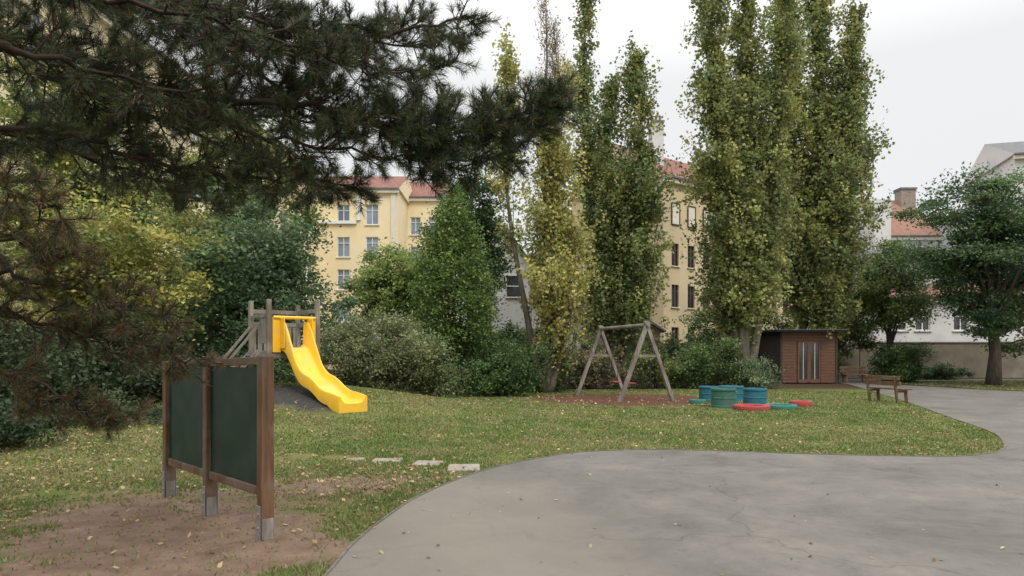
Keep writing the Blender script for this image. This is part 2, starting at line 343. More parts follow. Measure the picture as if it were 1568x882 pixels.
tint*=R.uniform(.75,1.3,n)[:,None]
quads_obj('grass_blades',V,3,tint,M_grass)
def flat_leaves(name,x,y,z,size,cols):
    n=len(x); a=R.random(n)*6.283; c,s=np.cos(a),np.sin(a)
    V=np.zeros((n,4,3)); tz=R.normal(0,.35,(n,2))
    for i,(u,v) in enumerate(((-.5,0),(0,-.36),(.5,0),(0,.36))):
        V[:,i]=np.stack([x+(u*c-v*s)*size,y+(u*s+v*c)*size,z+(u*tz[:,0]+v*tz[:,1])*size],-1)
    t=np.array(cols)[R.integers(0,len(cols),n)]*R.uniform(.7,1.25,n)[:,None]
    return quads_obj(name,V,4,t,M_litter)
cols=[(.40,.28,.12),(.32,.18,.09),(.22,.13,.07),(.48,.40,.2),(.36,.24,.15)]
N=34000; d=4*np.exp(R.random(N)*math.log(30/4)); th=(R.random(N)-.5)*math.radians(84); x=d*np.sin(th); y=d*np.cos(th)
pr=.25+1.0*np.clip((-x-3)/4,0,1)*(y<14)*(y>6)+.7*np.exp(-((x-1)**2/14+(y-24)**2/20))+.5*np.exp(-(ell(x,y,(-1.9,8.2),(1.6,1.2),.3))**2); pr*=.1+fbm(x*.8,y*.8,44)*1.3
pr*=np.clip(ell(x,y,(-2.75,5.7),(2.7,1.35),math.radians(135))-.5,.16,1)
k=~inpoly(x,y,PV)&(R.random(N)<pr)&(y<30); x=x[k];y=y[k]
flat_leaves('fallen_leaves',x,y,H(x,y)+R.uniform(.012,.038,len(x)),R.uniform(.025,.055,len(x))*(1+.025*y),cols)
x=np.concatenate([R.uniform(-1,14,70),E[30:110,0][R.integers(0,80,160)]+R.normal(0,.18,160)]); y=np.concatenate([R.uniform(4,20,70),E[30:110,1][R.integers(0,80,160)]-np.abs(R.normal(0,.2,160))]); k=inpoly(x,y,PV); x=x[k];y=y[k]
flat_leaves('fallen_leaves_on_pavement',x,y,np.full(len(x),.022),R.uniform(.02,.05,len(x)),[(.42,.36,.24),(.3,.22,.11),(.16,.10,.06)])
x=R.normal(-2.75,1.1,900);y=R.normal(5.9,.9,900);k=~inpoly(x,y,PV);x=x[k];y=y[k]
flat_leaves('soil_crumbs',x,y,np.full(len(x),.008),R.uniform(.008,.028,len(x)),[(.12,.08,.055),(.3,.22,.16),(.08,.055,.04)])
for (sx_,sy_,w,dd) in slabs:
    B=MB(); B.box((sx_,sy_,.004),(w,dd,.06),0,R.uniform(-.15,.15)); B.obj('stepping_stone',[M_stone],bevel=.012)

# ---------------------------------------------------------------- vegetation
GAIN=1.72
def leaf_quads(C,size,asp=.62,flat=.35):
    n=len(C); nr=R.normal(0,1,(n,3)); nr[:,2]=np.abs(nr[:,2])+flat; nr/=np.linalg.norm(nr,axis=1)[:,None]
    t=R.normal(0,1,(n,3)); t-=nr*(t*nr).sum(1)[:,None]; t/=np.linalg.norm(t,axis=1)[:,None]; b=np.cross(nr,t)
    s=size[:,None]; V=np.zeros((n,4,3)); V[:,0]=C-t*s*.5; V[:,1]=C-b*s*asp*.5+t*s*.08; V[:,2]=C+t*s*.5; V[:,3]=C+b*s*asp*.5+t*s*.08
    return V
def tints(n,c1,c2,mix,br,g=None):
    c1=np.array(c1);c2=np.array(c2); m=np.clip(mix,0,1)[:,None]
    T=(c1*(1-m)+c2*m)*br[:,None]*(GAIN if g is None else g)
    L=T@np.array([.25,.65,.1]); T=T*.9+L[:,None]*.1
    return np.clip(T,0,.6)
def from_clumps(cc,nleaf,leaf,c1,c2,clr,p2,flatc,zmin=None):
    ncl=len(cc); wt=R.uniform(.4,1.6,ncl); ci=R.choice(ncl,nleaf,p=wt/wt.sum()); cs=R.uniform(.6,1.35,ncl)*clr
    off=R.normal(0,.5,(nleaf,3))*cs[ci][:,None]; off[:,2]*=flatc
    C=cc[ci]+off
    if zmin is not None: C[:,2]=np.maximum(C[:,2],zmin+R.uniform(0,.1,nleaf))
    cm=np.clip(R.normal(p2,.3,ncl),0,1); cb=R.uniform(.6,1.35,ncl)
    T=tints(nleaf,c1,c2,cm[ci]+R.normal(0,.15,nleaf),cb[ci]*R.uniform(.75,1.25,nleaf))
    return leaf_quads(C,leaf*R.uniform(.6,1.35,nleaf)),T
def crown(center,rad,ncl,nleaf,leaf,c1,c2,clr=.55,p2=.35,flatc=.6,lump=.28,zmin=None):
    ph=R.random(6)*6.28
    u=R.normal(0,1,(ncl,3)); u/=np.linalg.norm(u,axis=1)[:,None]
    rr=R.random(ncl)**.42
    lum=1+lump*(np.sin(u[:,0]*3.1+ph[0])*np.sin(u[:,2]*3.7+ph[1])+.6*np.sin(u[:,1]*5+ph[2]+u[:,2]*4))
    cc=u*rr[:,None]*lum[:,None]*np.array(rad)+np.array(center)
    if zmin is not None: cc[:,2]=np.maximum(cc[:,2],zmin+R.uniform(0,.4,ncl))
    V,T=from_clumps(cc,nleaf,leaf,c1,c2,clr,p2,flatc,zmin)
    return cc,V,T
def broad_tree(name,base,center,rad,ncl,nleaf,leaf,c1,c2,clr=.55,p2=.35,tr=.16,nl=22,bark=None,lump=.28,stems=1,zmin=None,flatc=.6,cone=None):
    e=empty(name,(0,0,0))
    if cone:
        zz=R.uniform(cone[0][0],cone[0][-1],ncl*4); rr=np.interp(zz,*cone); kk=R.random(ncl*4)<rr/max(cone[1]); zz=zz[kk];rr=rr[kk]; a=R.random(len(zz))*6.28; q=R.random(len(zz))**.5
        cc=np.stack([center[0]+np.cos(a)*rr*q,center[1]+np.sin(a)*rr*q,zz],-1); V,T=from_clumps(cc,nleaf,leaf,c1,c2,clr,p2,flatc)
    else: cc,V,T=crown(center,rad,ncl,nleaf,leaf,c1,c2,clr,p2,flatc,lump,zmin)
    quads_obj('foliage',V,4,T,M_leaf,e)
    B=MB(); z0=Hf(*base)-.05; c=Vector(center)
    for s in range(stems):
        b=Vector((base[0]+(s-(stems-1)/2)*.35,base[1]+R.uniform(-.1,.1),z0)); top=c+Vector((R.uniform(-.5,.5)*rad[0]*(.3+.2*s),0,rad[2]*.7))
        tp=[b]; K=6
        for i in range(1,K+1):
            t=i/K; p=b.lerp(top,t); 
            if i<K: p+=Vector((R.normal(0,.12)*rad[0]*.35,R.normal(0,.1)*rad[1]*.3,0))
            tp.append(p)
        B.tube(tp,[tr*(1-.85*i/K)*(1.25 if i==0 else 1) for i in range(K+1)],7)
        for q in cc[R.permutation(len(cc))[:nl//stems]]:
            q=Vector(q); t=min(.9,max(.25,(q.z-b.z)/(top.z-b.z)-R.uniform(.15,.4))); i=int(t*K); st=tp[i].lerp(tp[min(i+1,K)],t*K-i)
            m1=st.lerp(q,.5)+Vector((R.normal(0,.1),R.normal(0,.1),.12*(q-st).length))
            r0=tr*(1-.85*t)*.55
            B.tube([st,st.lerp(m1,.5)+Vector((R.normal(0,.05),0,R.normal(0,.05))),m1,q],[r0,r0*.8,r0*.55,.012],5)
    B.obj('trunk',[bark or M_bark],e,smooth=True)
    return e
def shrub(name,c,rad,nleaf,leaf,c1,c2,ncl=None,p2=.35,clr=.4):
    e=empty(name); ncl=ncl or int(nleaf/110)
    cc,V,T=crown((c[0],c[1],c[2]),rad,ncl,nleaf,leaf,c1,c2,clr,p2,.7,.2,zmin=.02)
    quads_obj('foliage',V,4,T,M_leaf,e)
    B=MB()
    for q in cc[R.permutation(ncl)[:14]]:
        b=Vector((c[0]+R.uniform(-.3,.3)*rad[0],c[1]+R.uniform(-.3,.3)*rad[1],Hf(c[0],c[1])-.05)); q=Vector(q)
        B.tube([b,b.lerp(q,.5)+Vector((R.normal(0,.08),R.normal(0,.08),.1)),q],[.03,.02,.008],5)
    B.obj('stems',[M_bark],e); return e
G1=(.05,.09,.025); G2=(.115,.15,.04); DG=(.030,.060,.020); DG2=(.06,.095,.030); YG=(.19,.20,.045); BG=(.048,.085,.038)

def poplar(name,base,leaders,nleaf,leaf,c1,c2,p2,tr=.22,dead=None,gap=.45):
    e=empty(name); B=MB(); VV=[];TT=[]; b=np.array([base[0],base[1],-.05])
    tot=sum(l[3]*l[2] for l in leaders)
    for (tx,ty,tz,Rm,h0,plus) in leaders:
        K=14; ph=R.random(6)*6.28
        def path(t):
            s=t**.8
            return np.array([b[0]+(tx-b[0])*min(1,s*1.3)**.8+.18*math.sin(t*7+ph[0])*t,b[1]+(ty-b[1])*s+.1*math.sin(t*6+ph[1])*t,b[2]+(tz-b[2])*t])
        pts=[path(i/K) for i in range(K+1)]
        B.tube(pts,[tr*(1-.93*(i/K)**.8)*(1.3 if i==0 else 1) for i in range(K+1)],7)
        npl=int(18*(tz-h0)/3*max(.6,Rm)); nL=int(nleaf*Rm*tz/tot)
        for k in range(npl):
            t0=h0/tz+(1-h0/tz)*R.random()**1.05; t0=min(t0,.97)
            a=R.random()*6.283
            if math.sin(a*2+ph[4])*math.sin(t0*tz*.95+ph[5])>gap: continue
            st=path(t0); L=R.uniform(.9,3.0)*(1-.45*t0)
            prof=np.interp(t0,[0,.1,.3,.6,.85,1],[.55,.9,1,.85,.58,.25])*Rm
            lob=.8+.45*math.sin(a*2+t0*9+ph[2])*math.sin(t0*17+ph[3]+a)
            out=prof*R.uniform(.1,1.35)*lob
            dr=np.array([math.cos(a)*out,math.sin(a)*out,0])
            tip=st+dr+np.array([0,0,L])
            if tip[2]>tz+.8: tip[2]=tz+.8*R.random()
            mid=st+dr*.8+np.array([0,0,(tip[2]-st[2])*.35])
            B.tube([st,mid,tip],[.045*(1.1-t0),.026*(1.1-t0)+.004,.006],4,cap=False)
            m=int(nL/npl*R.uniform(.2,2.1)*(.5+prof/Rm)*plus)
            ns=9; sp=R.integers(0,ns,m); su=.15+.85*R.random(ns)**.8
            Q=((1-su)**2)[:,None]*st+(2*su*(1-su))[:,None]*mid+(su**2)[:,None]*tip+R.normal(0,1,(ns,3))*np.array([.29,.29,.38])*(.45+.55*prof)
            for w in range(0,ns,2):
                f=su[w]; o=((1-f)**2)*st+(2*f*(1-f))*mid+(f**2)*tip; B.tube([o,Q[w]],[.01,.004],3,cap=False)
            P=Q[sp]+R.normal(0,1,(m,3))*np.array([.13,.13,.19])*(.8+.3*R.random((ns,1))[sp])
            loose=R.random(m)<.22; u=R.random(m)
            PL=((1-u)**2)[:,None]*st+(2*u*(1-u))[:,None]*mid+(u**2)[:,None]*tip+R.normal(0,.16,(m,3))
            P=np.where(loose[:,None],PL,P)
            mb=R.normal(p2,.25); smix=R.normal(0,.2,ns)[sp]; sbr=R.uniform(.75,1.3,ns)[sp]
            VV.append(leaf_quads(P,leaf*R.uniform(.6,1.3,m),.8,.1)); TT.append(tints(m,c1,c2,mb+smix+R.normal(0,.1,m),R.uniform(.75,1.2)*sbr*R.uniform(.8,1.2,m)))
    if dead:
        for (dx,dy,z1,z2) in dead:
            st=np.array([dx,dy,z1]); top=np.array([dx+R.uniform(-.2,.3),dy,z2])
            B.tube([b+np.array([0,0,3]),st,(st+top)/2+np.array([.1,0,0]),top],[.1,.07,.04,.01],5)
            for k in range(50):
                u=R.random(); q=st*(1-u)+top*u; a=R.random()*6.28; L=R.uniform(.7,2.1)*(1.1-u)
                t2=q+np.array([math.cos(a)*L*.38,math.sin(a)*L*.38,L])
                B.tube([q,(q+t2)/2+np.array([math.cos(a)*.08,0,-.05]),t2],[.018,.012,.004],4,cap=False)
                for j in range(3):
                    w=q+(t2-q)*R.uniform(.2,.9); B.tube([w,w+np.array([R.normal(0,.2),R.normal(0,.2),R.uniform(.2,.55)])],[.008,.004],3,cap=False)
                m=22; VV.append(leaf_quads(q+(t2-q)*R.random((m,1))+R.normal(0,.16,(m,3)),leaf*R.uniform(.4,.8,m))); TT.append(tints(m,(.34,.26,.16),(.46,.38,.22),R.random(m),np.ones(m),1))
    quads_obj('foliage',np.concatenate(VV),4,np.concatenate(TT),M_leaf,e)
    B.obj('trunk',[M_popbark],e,smooth=True); return e
PG=(.085,.12,.04); PY=(.22,.22,.06)
poplar('poplar_tree',(1.4,27),[(-.3,27,13.2,.85,5.5,.7),(1.9,27.2,12.3,1.2,1.6,1),(1.5,26.7,9.8,1.45,1.6,1.1),(2.4,26.6,6.5,1.0,.8,.9)],30000,.145,(.14,.165,.05),(.36,.31,.08),.5,tr=.17,dead=[(1.25,27,9.5,16.8),(1.8,27.2,10.5,14.6)],gap=.35)
poplar('poplar_tree',(5.0,32),[(6.0,32,15.4,1.45,1.8,1),(3.3,32.2,19.2,.95,4,.75),(4.4,31.8,13.6,1.6,1.7,1.1),(5.9,31.5,9,1.5,1.6,1.1)],50000,.16,PG,PY,.32,tr=.2,gap=.5)
poplar('poplar_tree',(10.9,32),[(9.5,32,19.8,1.6,2.5,1),(11.2,32.3,19.6,1.55,2.4,1),(12.5,31.8,18.6,1.15,3.4,.75),(10.4,31.5,13.5,2.0,2.2,1.1)],76000,.16,PG,PY,.42,tr=.24,gap=.6)
poplar('poplar_tree',(15.9,36),[(14.4,36,20.8,1.5,2.8,1),(16.4,36.2,21.5,1.8,2.8,1),(18.0,35.8,19.4,1.6,2.6,1),(16.4,35.5,14,2.2,2.4,1.1)],84000,.17,PG,PY,.46,tr=.24,gap=.6)

# broadleaf trees
broad_tree('hornbeam_tree',(-2.25,26),(-2.25,26,4.4),(1.75,1.6,2.6),300,32000,.115,(.055,.10,.022),(.12,.165,.035),.38,.45,tr=.08,stems=2,flatc=.9,cone=([1.5,2.4,3.8,5.6,6.8,7.9],[.8,1.65,1.65,1.15,.65,.1]))
broad_tree('linden_tree',(-9.6,24),(-9.3,24,4.0),(3.0,2.6,3.2),250,40000,.14,BG,(.10,.15,.06),.6,.35,tr=.2)
broad_tree('maple_tree',(-11.3,18),(-10.9,18.3,3.7),(2.5,2.4,2.5),230,30000,.125,(.10,.125,.03),(.30,.27,.05),.55,.4,tr=.18)
broad_tree('ash_tree',(-13.5,33),(-13.2,33,8.4),(3.5,3,5.0),230,35000,.19,G1,YG,.75,.35,tr=.28)
broad_tree('ash_tree',(-15.5,24),(-15.5,24,8.2),(3.0,3,4.4),180,25000,.17,G1,YG,.7,.45,tr=.28)
broad_tree('sumac_tree',(-4.9,29),(-4.8,29,4.3),(2.1,1.8,1.7),150,24000,.145,(.10,.155,.04),(.20,.24,.06),.5,.5,tr=.12,stems=2)
broad_tree('elm_tree',(-2.4,36),(-2.0,36,7.8),(2.0,2,3.4),170,22000,.17,DG,G1,.6,.4,tr=.2)
broad_tree('acacia_tree',(23.2,33),(23.6,33,6.3),(4.4,3.0,4.6),150,66000,.15,(.042,.082,.036),(.095,.145,.052),1.0,.4,tr=.3,nl=55,lump=.25,flatc=.36)
broad_tree('acacia_tree',(21.6,39),(21.3,39,5.4),(2.7,2,3.1),100,26000,.155,DG2,G2,.75,.4,tr=.2)
broad_tree('acacia_tree',(30,37),(29.5,37,5.6),(3.8,3,4.4),80,24000,.17,DG2,G2,.9,.4,tr=.25,flatc=.4)
broad_tree('hazel_tree',(18.7,39.5),(18.9,39.5,3.2),(1.8,1.6,2.2),110,13000,.16,G1,YG,.6,.3,tr=.12)
broad_tree('hazel_tree',(13.0,39.5),(13.2,40,3.4),(2.6,1.2,2.8),120,17000,.16,G1,G2,.6,.3,tr=.12)
shrub('viburnum_shrub',(-4.5,22.2,1.5),(2.0,1.5,1.5),24000,.09,(.085,.105,.045),(.18,.19,.08),p2=.45)
shrub('viburnum_shrub',(-2.9,23.2,1.0),(1.2,1.2,1.1),10000,.09,(.07,.10,.04),(.15,.17,.06),p2=.4)
shrub('laurel_shrub',(-.4,25.2,.9),(1.5,1.2,1.15),14000,.10,(.04,.08,.022),(.09,.145,.035),p2=.3)
shrub('laurel_shrub',(1.2,27.6,.9),(1.2,1,1.2),9000,.10,DG,G2,p2=.3)
shrub('laurel_shrub',(-2.0,28.5,1.1),(2.2,1,1.6),12000,.12,DG,DG2)
shrub('elder_shrub',(-.1,31,1.4),(1.3,1.0,1.5),9000,.13,DG,G2)
shrub('privet_shrub',(8.8,31,.95),(1.9,1.2,1.25),16000,.11,G1,(.12,.155,.05),p2=.4)
shrub('privet_shrub',(6.4,30.8,.7),(1.3,1.0,.9),8000,.11,G1,YG,p2=.3)
shrub('privet_shrub',(3.2,30,.7),(2.0,1,.9),9000,.11,(.08,.08,.04),(.18,.14,.07),p2=.4)
shrub('barberry_shrub',(10.7,30.2,.6),(.9,.7,.75),6500,.085,(.09,.13,.07),(.17,.21,.10),p2=.4)
shrub('laurel_shrub',(20.6,36.4,.95),(1.5,1.1,1.3),15000,.11,(.035,.072,.02),(.09,.145,.04),p2=.3)
shrub('privet_shrub',(17.8,38.6,1.1),(.7,.8,1.5),5000,.12,G1,YG)
shrub('box_hedge',(25.0,40.2,.35),(2.2,.6,.45),8000,.10,DG,DG2,clr=.25)
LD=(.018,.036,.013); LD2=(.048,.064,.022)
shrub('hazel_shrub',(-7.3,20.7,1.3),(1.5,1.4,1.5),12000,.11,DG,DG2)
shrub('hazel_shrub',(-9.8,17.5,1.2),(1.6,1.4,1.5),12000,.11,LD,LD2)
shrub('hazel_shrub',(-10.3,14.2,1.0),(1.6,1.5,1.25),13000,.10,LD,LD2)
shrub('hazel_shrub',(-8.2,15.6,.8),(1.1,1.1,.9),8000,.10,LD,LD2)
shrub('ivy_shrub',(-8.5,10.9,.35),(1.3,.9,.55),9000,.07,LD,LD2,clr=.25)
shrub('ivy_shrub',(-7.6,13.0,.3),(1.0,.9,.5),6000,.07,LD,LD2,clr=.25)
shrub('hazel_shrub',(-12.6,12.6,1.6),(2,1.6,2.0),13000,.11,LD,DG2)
e=empty('background_hedge')
VV=[];TT=[]
for xx in np.arange(-24,11,1.5):
    far=not(-1.5>xx>-9)
    yy=36+R.uniform(-1,1) if not far else 39+R.uniform(-1,1)
    if xx<-9: yy=27+R.uniform(-1,1)
    hh=R.uniform(1.5,2.4) if xx<-1.5 else R.uniform(1.2,1.8)
    cc,V,T=crown((xx,yy,hh*.7),(1.3,.9,hh),40,3200,.18,DG,G2,.5,.4,.7,.2,zmin=.05); VV.append(V);TT.append(T)
quads_obj('foliage',np.concatenate(VV),4,np.concatenate(TT),M_leaf,e)

# ---------------------------------------------------------------- pine (near, trunk out of frame on the left)
pe=empty('pine_tree'); PBk=MB(); NV=[];NT=[]
def needles(a,b,dens,lo=.35,brown=.1,ln=.068,wide=0):
    a=np.array(a);b=np.array(b);d=b-a;L=np.linalg.norm(d)
    if L<.02: return
    d=d/L; m=int(dens*L*(1-lo))+14
    u=lo+(1-lo)*R.random(m)**.7; P=a+d*L*u[:,None]
    v=R.normal(0,1,(m,3)); v-=d*(v@d)[:,None]; v/=np.linalg.norm(v,axis=1)[:,None]
    an=np.radians(R.uniform(20,72,m)); D=d*np.cos(an)[:,None]+v*np.sin(an)[:,None]; D[:,2]+=.1; l=ln*R.uniform(.7,1.25,m)
    D/=np.linalg.norm(D,axis=1)[:,None]
    s=np.cross(D,R.normal(0,1,(m,3))); s/=np.linalg.norm(s,axis=1)[:,None]; w=.0015
    V=np.zeros((m,4,3)); V[:,0]=P-s*w; V[:,1]=P+s*w; V[:,2]=P+D*l[:,None]+s*w*.4; V[:,3]=P+D*l[:,None]-s*w*.4
    t=tints(m,(.018,.034,.014),(.09,.12,.045),R.random(m)**1.2,R.uniform(.6,1.4)*np.ones(m),1)
    k=R.random(m)<brown; t[k]=np.array([.19,.09,.042])*R.uniform(.6,1.1,(k.sum(),1))
    NV.append(V);NT.append(t)
def unit(v): return v/np.linalg.norm(v)
def pine_branch(pts,r0=.03,spacing=.06,tl=.5,brown=.08,start=0.0,dens=620,taper=.6):
    P=catmull([tuple(q) for q in pts],6); K=len(P)
    P[1:-1]+=R.normal(0,.02,(K-2,3))
    P=[p for p in P]
    PBk.tube(P,[r0*(1-.88*(i/(K-1))**.7)+.003 for i in range(K)],6)
    seg=[np.linalg.norm(P[i+1]-P[i]) for i in range(K-1)]; tot=sum(seg); cum=np.concatenate([[0],np.cumsum(seg)])
    s=start*tot
    while s<tot:
        i=min(np.searchsorted(cum,s,side='right')-1,K-2); q=P[i]+(P[i+1]-P[i])*(s-cum[i])/seg[i]; d=unit(P[i+1]-P[i])
        fr=s/tot; v=R.normal(0,1,3); v[2]*=.85; v-=d*(v@d); v=unit(v)
        an=math.radians(R.uniform(30,72)); D=unit(d*math.cos(an)+v*math.sin(an)+np.array([0,0,-.15])); L=tl*R.uniform(.35,1.15)*(1.08-taper*fr)
        m=q+D*L*.55+R.normal(0,.02,3); tip=m+unit(D+np.array([0,0,.4]))*L*.4
        PBk.tube([q,m,tip],[.007,.005,.003],4,cap=False)
        needles(m,tip,dens,.2,brown)
        for j in range(R.integers(4,7)):
            f=R.uniform(.3,.95); w=q+(m-q)*f/.55 if f<.55 else m+(tip-m)*(f-.55)/.45
            v2=R.normal(0,1,3); v2-=D*(v2@D); v2=unit(v2); D2=unit(D*.65+v2*.8+np.array([0,0,.18])); L2=R.uniform(.08,.20)
            PBk.tube([w,w+D2*L2],[.004,.0025],4,cap=False); needles(w,w+D2*L2,dens*1.15,.3,brown)
        s+=spacing*R.uniform(.6,1.5)
    needles(P[-4],P[-1],dens*1.5,.0,brown*.5,.085)
T0=(-6.6,4.3)
br=[
 ([(*T0,3.6),(-3.4,4.5,3.62),(-2.45,4.8,3.45),(-1.45,5,3.38),(-.64,5,3.22),(-.11,5,3.26),(.34,5,3.41)],.04,.40),
 ([(*T0,4.5),(-3.4,4.6,4.2),(-2.3,5,4.12),(-1.3,5.2,4.04),(-.7,5.3,4.12),(-.28,5.3,4.22)],.035,.42),
 ([(-2.6,4.9,4.05),(-1.6,5,3.84),(-.95,5.1,3.68),(-.42,5.1,3.78)],.018,.42),
 ([(*T0,2.9),(-3.4,4.5,3.1),(-2.68,4.8,2.98),(-1.93,5,2.88),(-1.35,5.1,2.88)],.03,.40),
 ([(-2.9,4.7,3.5),(-1.9,4.9,3.2),(-1.2,5,3.08),(-.62,5,3.02)],.02,.36),
 ([(-3.2,4.6,3.5),(-2.6,5.2,3.35),(-1.9,5.6,3.1),(-1.25,5.7,2.95)],.02,.38),
 ([(*T0,5.0),(-3.6,5.4,4.7),(-2.4,5.9,4.55),(-1.5,6.1,4.4),(-.75,6.1,4.35)],.035,.55),
 ([(*T0,4.0),(-4,5.2,3.95),(-3,5.7,3.85),(-2.1,5.9,3.65),(-1.3,6,3.6)],.035,.5),
 ([(*T0,3.3),(-4.2,5.0,3.3),(-3.4,5.4,3.15),(-2.7,5.6,2.95)],.035,.45),
 ([(*T0,4.1),(-3.4,3.9,3.85),(-2.5,4.2,3.8),(-1.7,4.5,3.72),(-1.1,4.8,3.6)],.03,.42),
 ([(*T0,3.5),(-3.2,3.9,3.35),(-2.5,4.2,3.3),(-1.9,4.4,3.22)],.03,.38),
 ([(*T0,4.9),(-4,6.2,4.9),(-2.9,6.6,4.6),(-1.8,6.8,4.55)],.035,.6),
 ([(*T0,4.3),(-3.3,4.4,4.35),(-2.3,4.6,4.0),(-1.6,4.9,3.95),(-1.0,5.0,4.0)],.025,.42),
 ([(-2.3,5.0,3.9),(-1.6,5.3,3.55),(-1.0,5.4,3.45),(-.55,5.4,3.5)],.016,.34),
 ([(*T0,2.6),(-3.1,3.6,2.5),(-2.62,3.6,2.42),(-2.38,3.6,2.36)],.025,.25),
 ([(*T0,2.1),(-4,4.6,2.2),(-3.3,4.7,2.1),(-2.95,4.8,2.0),(-2.55,5.0,1.86)],.025,.34),
 ([(*T0,1.9),(-4,4.8,1.9),(-3.2,5.1,1.75),(-2.7,5.2,1.62),(-2.35,5.2,1.5)],.02,.28),
 ([(*T0,1.6),(-4,4.6,1.6),(-3.3,4.6,1.42),(-2.95,4.7,1.25),(-2.72,4.7,1.1)],.02,.30),
 ([(*T0,2.3),(-4,4.3,2.5),(-3.3,4.4,2.35),(-2.9,4.4,2.2)],.02,.30),
]
for i,(p,r,tl) in enumerate(br):
    low=i>=14
    pine_branch(p,r,.062 if not low else .075,tl,.10 if not low else .36,start=(.0 if p[0][0]>-6 else .35),dens=600)
pine_branch([(-.9,5,3.27),(-.5,5,3.22),(-.05,5,3.27),(.36,5,3.42)],.008,.03,.20,.03,dens=760,taper=.3)
pine_branch([(-1.1,5,3.3),(-.7,5.05,3.1),(-.3,5.05,3.03),(.02,5.05,3.12)],.010,.045,.24,.03,dens=700,taper=.3)
quads_obj('needles',np.concatenate(NV),4,np.concatenate(NT),M_needle,pe)
PBk.tube([(T0[0],T0[1],-.1),(T0[0]+.05,T0[1],2.5),(T0[0]-.05,T0[1],5),(T0[0],T0[1],9)],[.24,.2,.16,.05],12)
PBk.obj('trunk_and_branches',[M_pbark],pe,smooth=True)

# ---------------------------------------------------------------- chalkboard
e=empty('chalkboard_stand')
pA=(-2.12,5.87);pM=(-2.98,6.74);pC=(-3.8,7.57)
dv=Vector((pC[0]-pA[0],pC[1]-pA[1],0)).normalized(); rz=math.atan2(dv.y,dv.x)
B=MB(); 
for p,t in((pA,1.57),(pM,1.535),(pC,1.50)):
    B.box((p[0],p[1],.16+(t-.16)/2),(.095,.115,t-.16),0,rz)
def rail(a,b,za,zb,h,t=.05):
    u=Vector((b[0]-a[0],b[1]-a[1],0)).normalized()*.05
    B.beam(Vector((a[0],a[1],za))+u,Vector((b[0],b[1],zb))-u,t,h,0)
for a,b,za,zb in((pA,pM,1.53,1.50),(pM,pC,1.50,1.465)):
    rail(a,b,za,zb,.07,.07); rail(a,b,.40,.40,.075,.07)
B.obj('frame',[M_bwood],e,bevel=.006)
B=MB()
for a,b,z in((pA,pM,.95),(pM,pC,.93)):
    a=Vector((*a,z))+dv*.05; b=Vector((*b,z))-dv*.05; B.beam(a,b,.025,1.03,0)
B.obj('boards',[M_board],e)
B=MB()
nrm=Vector((dv.y,-dv.x,0))
for p in(pA,pM,pC):
    for s in(-1,1):
        c=Vector((p[0],p[1],.12))+nrm*.062*s; B.box(c,(.07,.008,.34),0,rz)
    B.box((p[0],p[1],.07),(.1,.1,.22),1,rz)
B.obj('steel_feet',[M_steel,M_gwood],e,bevel=.003)
B=MB()
for p in(pA,pM,pC):
    for z in(.22,.1):
        for s in(-1,1):
            c=Vector((p[0],p[1],z))+nrm*.07*s; B.tube([c-nrm*.008,c+nrm*.008],[.012,.012],8)
B.obj('bolts',[M_steel],e)

# ---------------------------------------------------------------- playground slide
e=empty('playground_slide')
th=math.radians(40); ex=Vector((math.cos(th),math.sin(th),0)); nv=Vector((math.sin(th),-math.cos(th),0))
c0=Vector((-5.70,16.0,0)); a_=1.2
cr_=c0+ex*a_; cl=c0-nv*a_; cf=cr_-nv*a_
B=MB()
for p,t in((c0,2.85),(cr_,2.88),(cl,2.88),(cf,2.82)):
    g=Hf(p.x,p.y); B.box((p.x,p.y,(g-.1+t)/2),(.1,.1,t-g+.1),0,th)
zd=1.62
for k in range(8):
    q=c0+ex*(a_*(k+.5)/8); B.beam(Vector((q.x,q.y,zd)),Vector((q.x,q.y,zd))-nv*a_,.14,.04,0)
for a,b in((c0,cr_),(cl,cf),(c0,cl),(cr_,cf)):
    B.beam((a.x,a.y,zd-.09),(b.x,b.y,zd-.09),.05,.13,0)
for a,b in((cl,cf),(cr_,cf)):
    for z in(2.62,2.3): B.beam((a.x,a.y,z),(b.x,b.y,z),.035,.10,0)
for k in range(8):
    q=cl+ex*(a_*(k+.5)/8); B.box((q.x,q.y,1.93),(.11,.025,.62),0,th)
u=-nv
for k in range(6):
    q=c0+u*(.06+.1*k); B.box((q.x,q.y,2.15),(.025,.094,.66),0,th)
B.beam((c0.x,c0.y,2.47),(cl.x,cl.y,2.47),.05,.08,0)
for s in(.62,1.12):
    t=c0+u*s; b=t-ex*.95; g=Hf(b.x,b.y)
    B.beam((t.x,t.y,zd+.02),(b.x,b.y,g+.02),.045,.1,0)
    B.beam((t.x-ex.x*.03,t.y-ex.y*.03,zd+.62),(b.x+ex.x*.25,b.y+ex.y*.25,g+.75),.035,.06,0)
    b2=b+ex*.3; B.beam((b2.x,b2.y,Hf(b2.x,b2.y)),(b2.x,b2.y,g+.82),.05,.05,0)
for k in range(5):
    f=(k+.6)/5.2; a=c0+u*.64-ex*.95*f; b=c0+u*1.10-ex*.95*f; z=zd+(Hf(a.x,a.y)-zd)*f; B.beam((a.x,a.y,z),(b.x,b.y,z),.12,.03,0)
B.obj('wooden_tower',[M_gwood],e,bevel=.006)
mid=(c0+cr_)/2; Lp=[(-.05,1.72),(.15,1.71),(.35,1.62),(.6,1.40),(.85,1.16),(1.1,.99),(1.35,.91),(1.6,.86),(1.85,.77),(2.1,.66),(2.35,.59),(2.6,.565),(2.85,.56),(3.08,.55)]
Pz=catmull(Lp,4); hw=.27
B=MB(); rings=[]
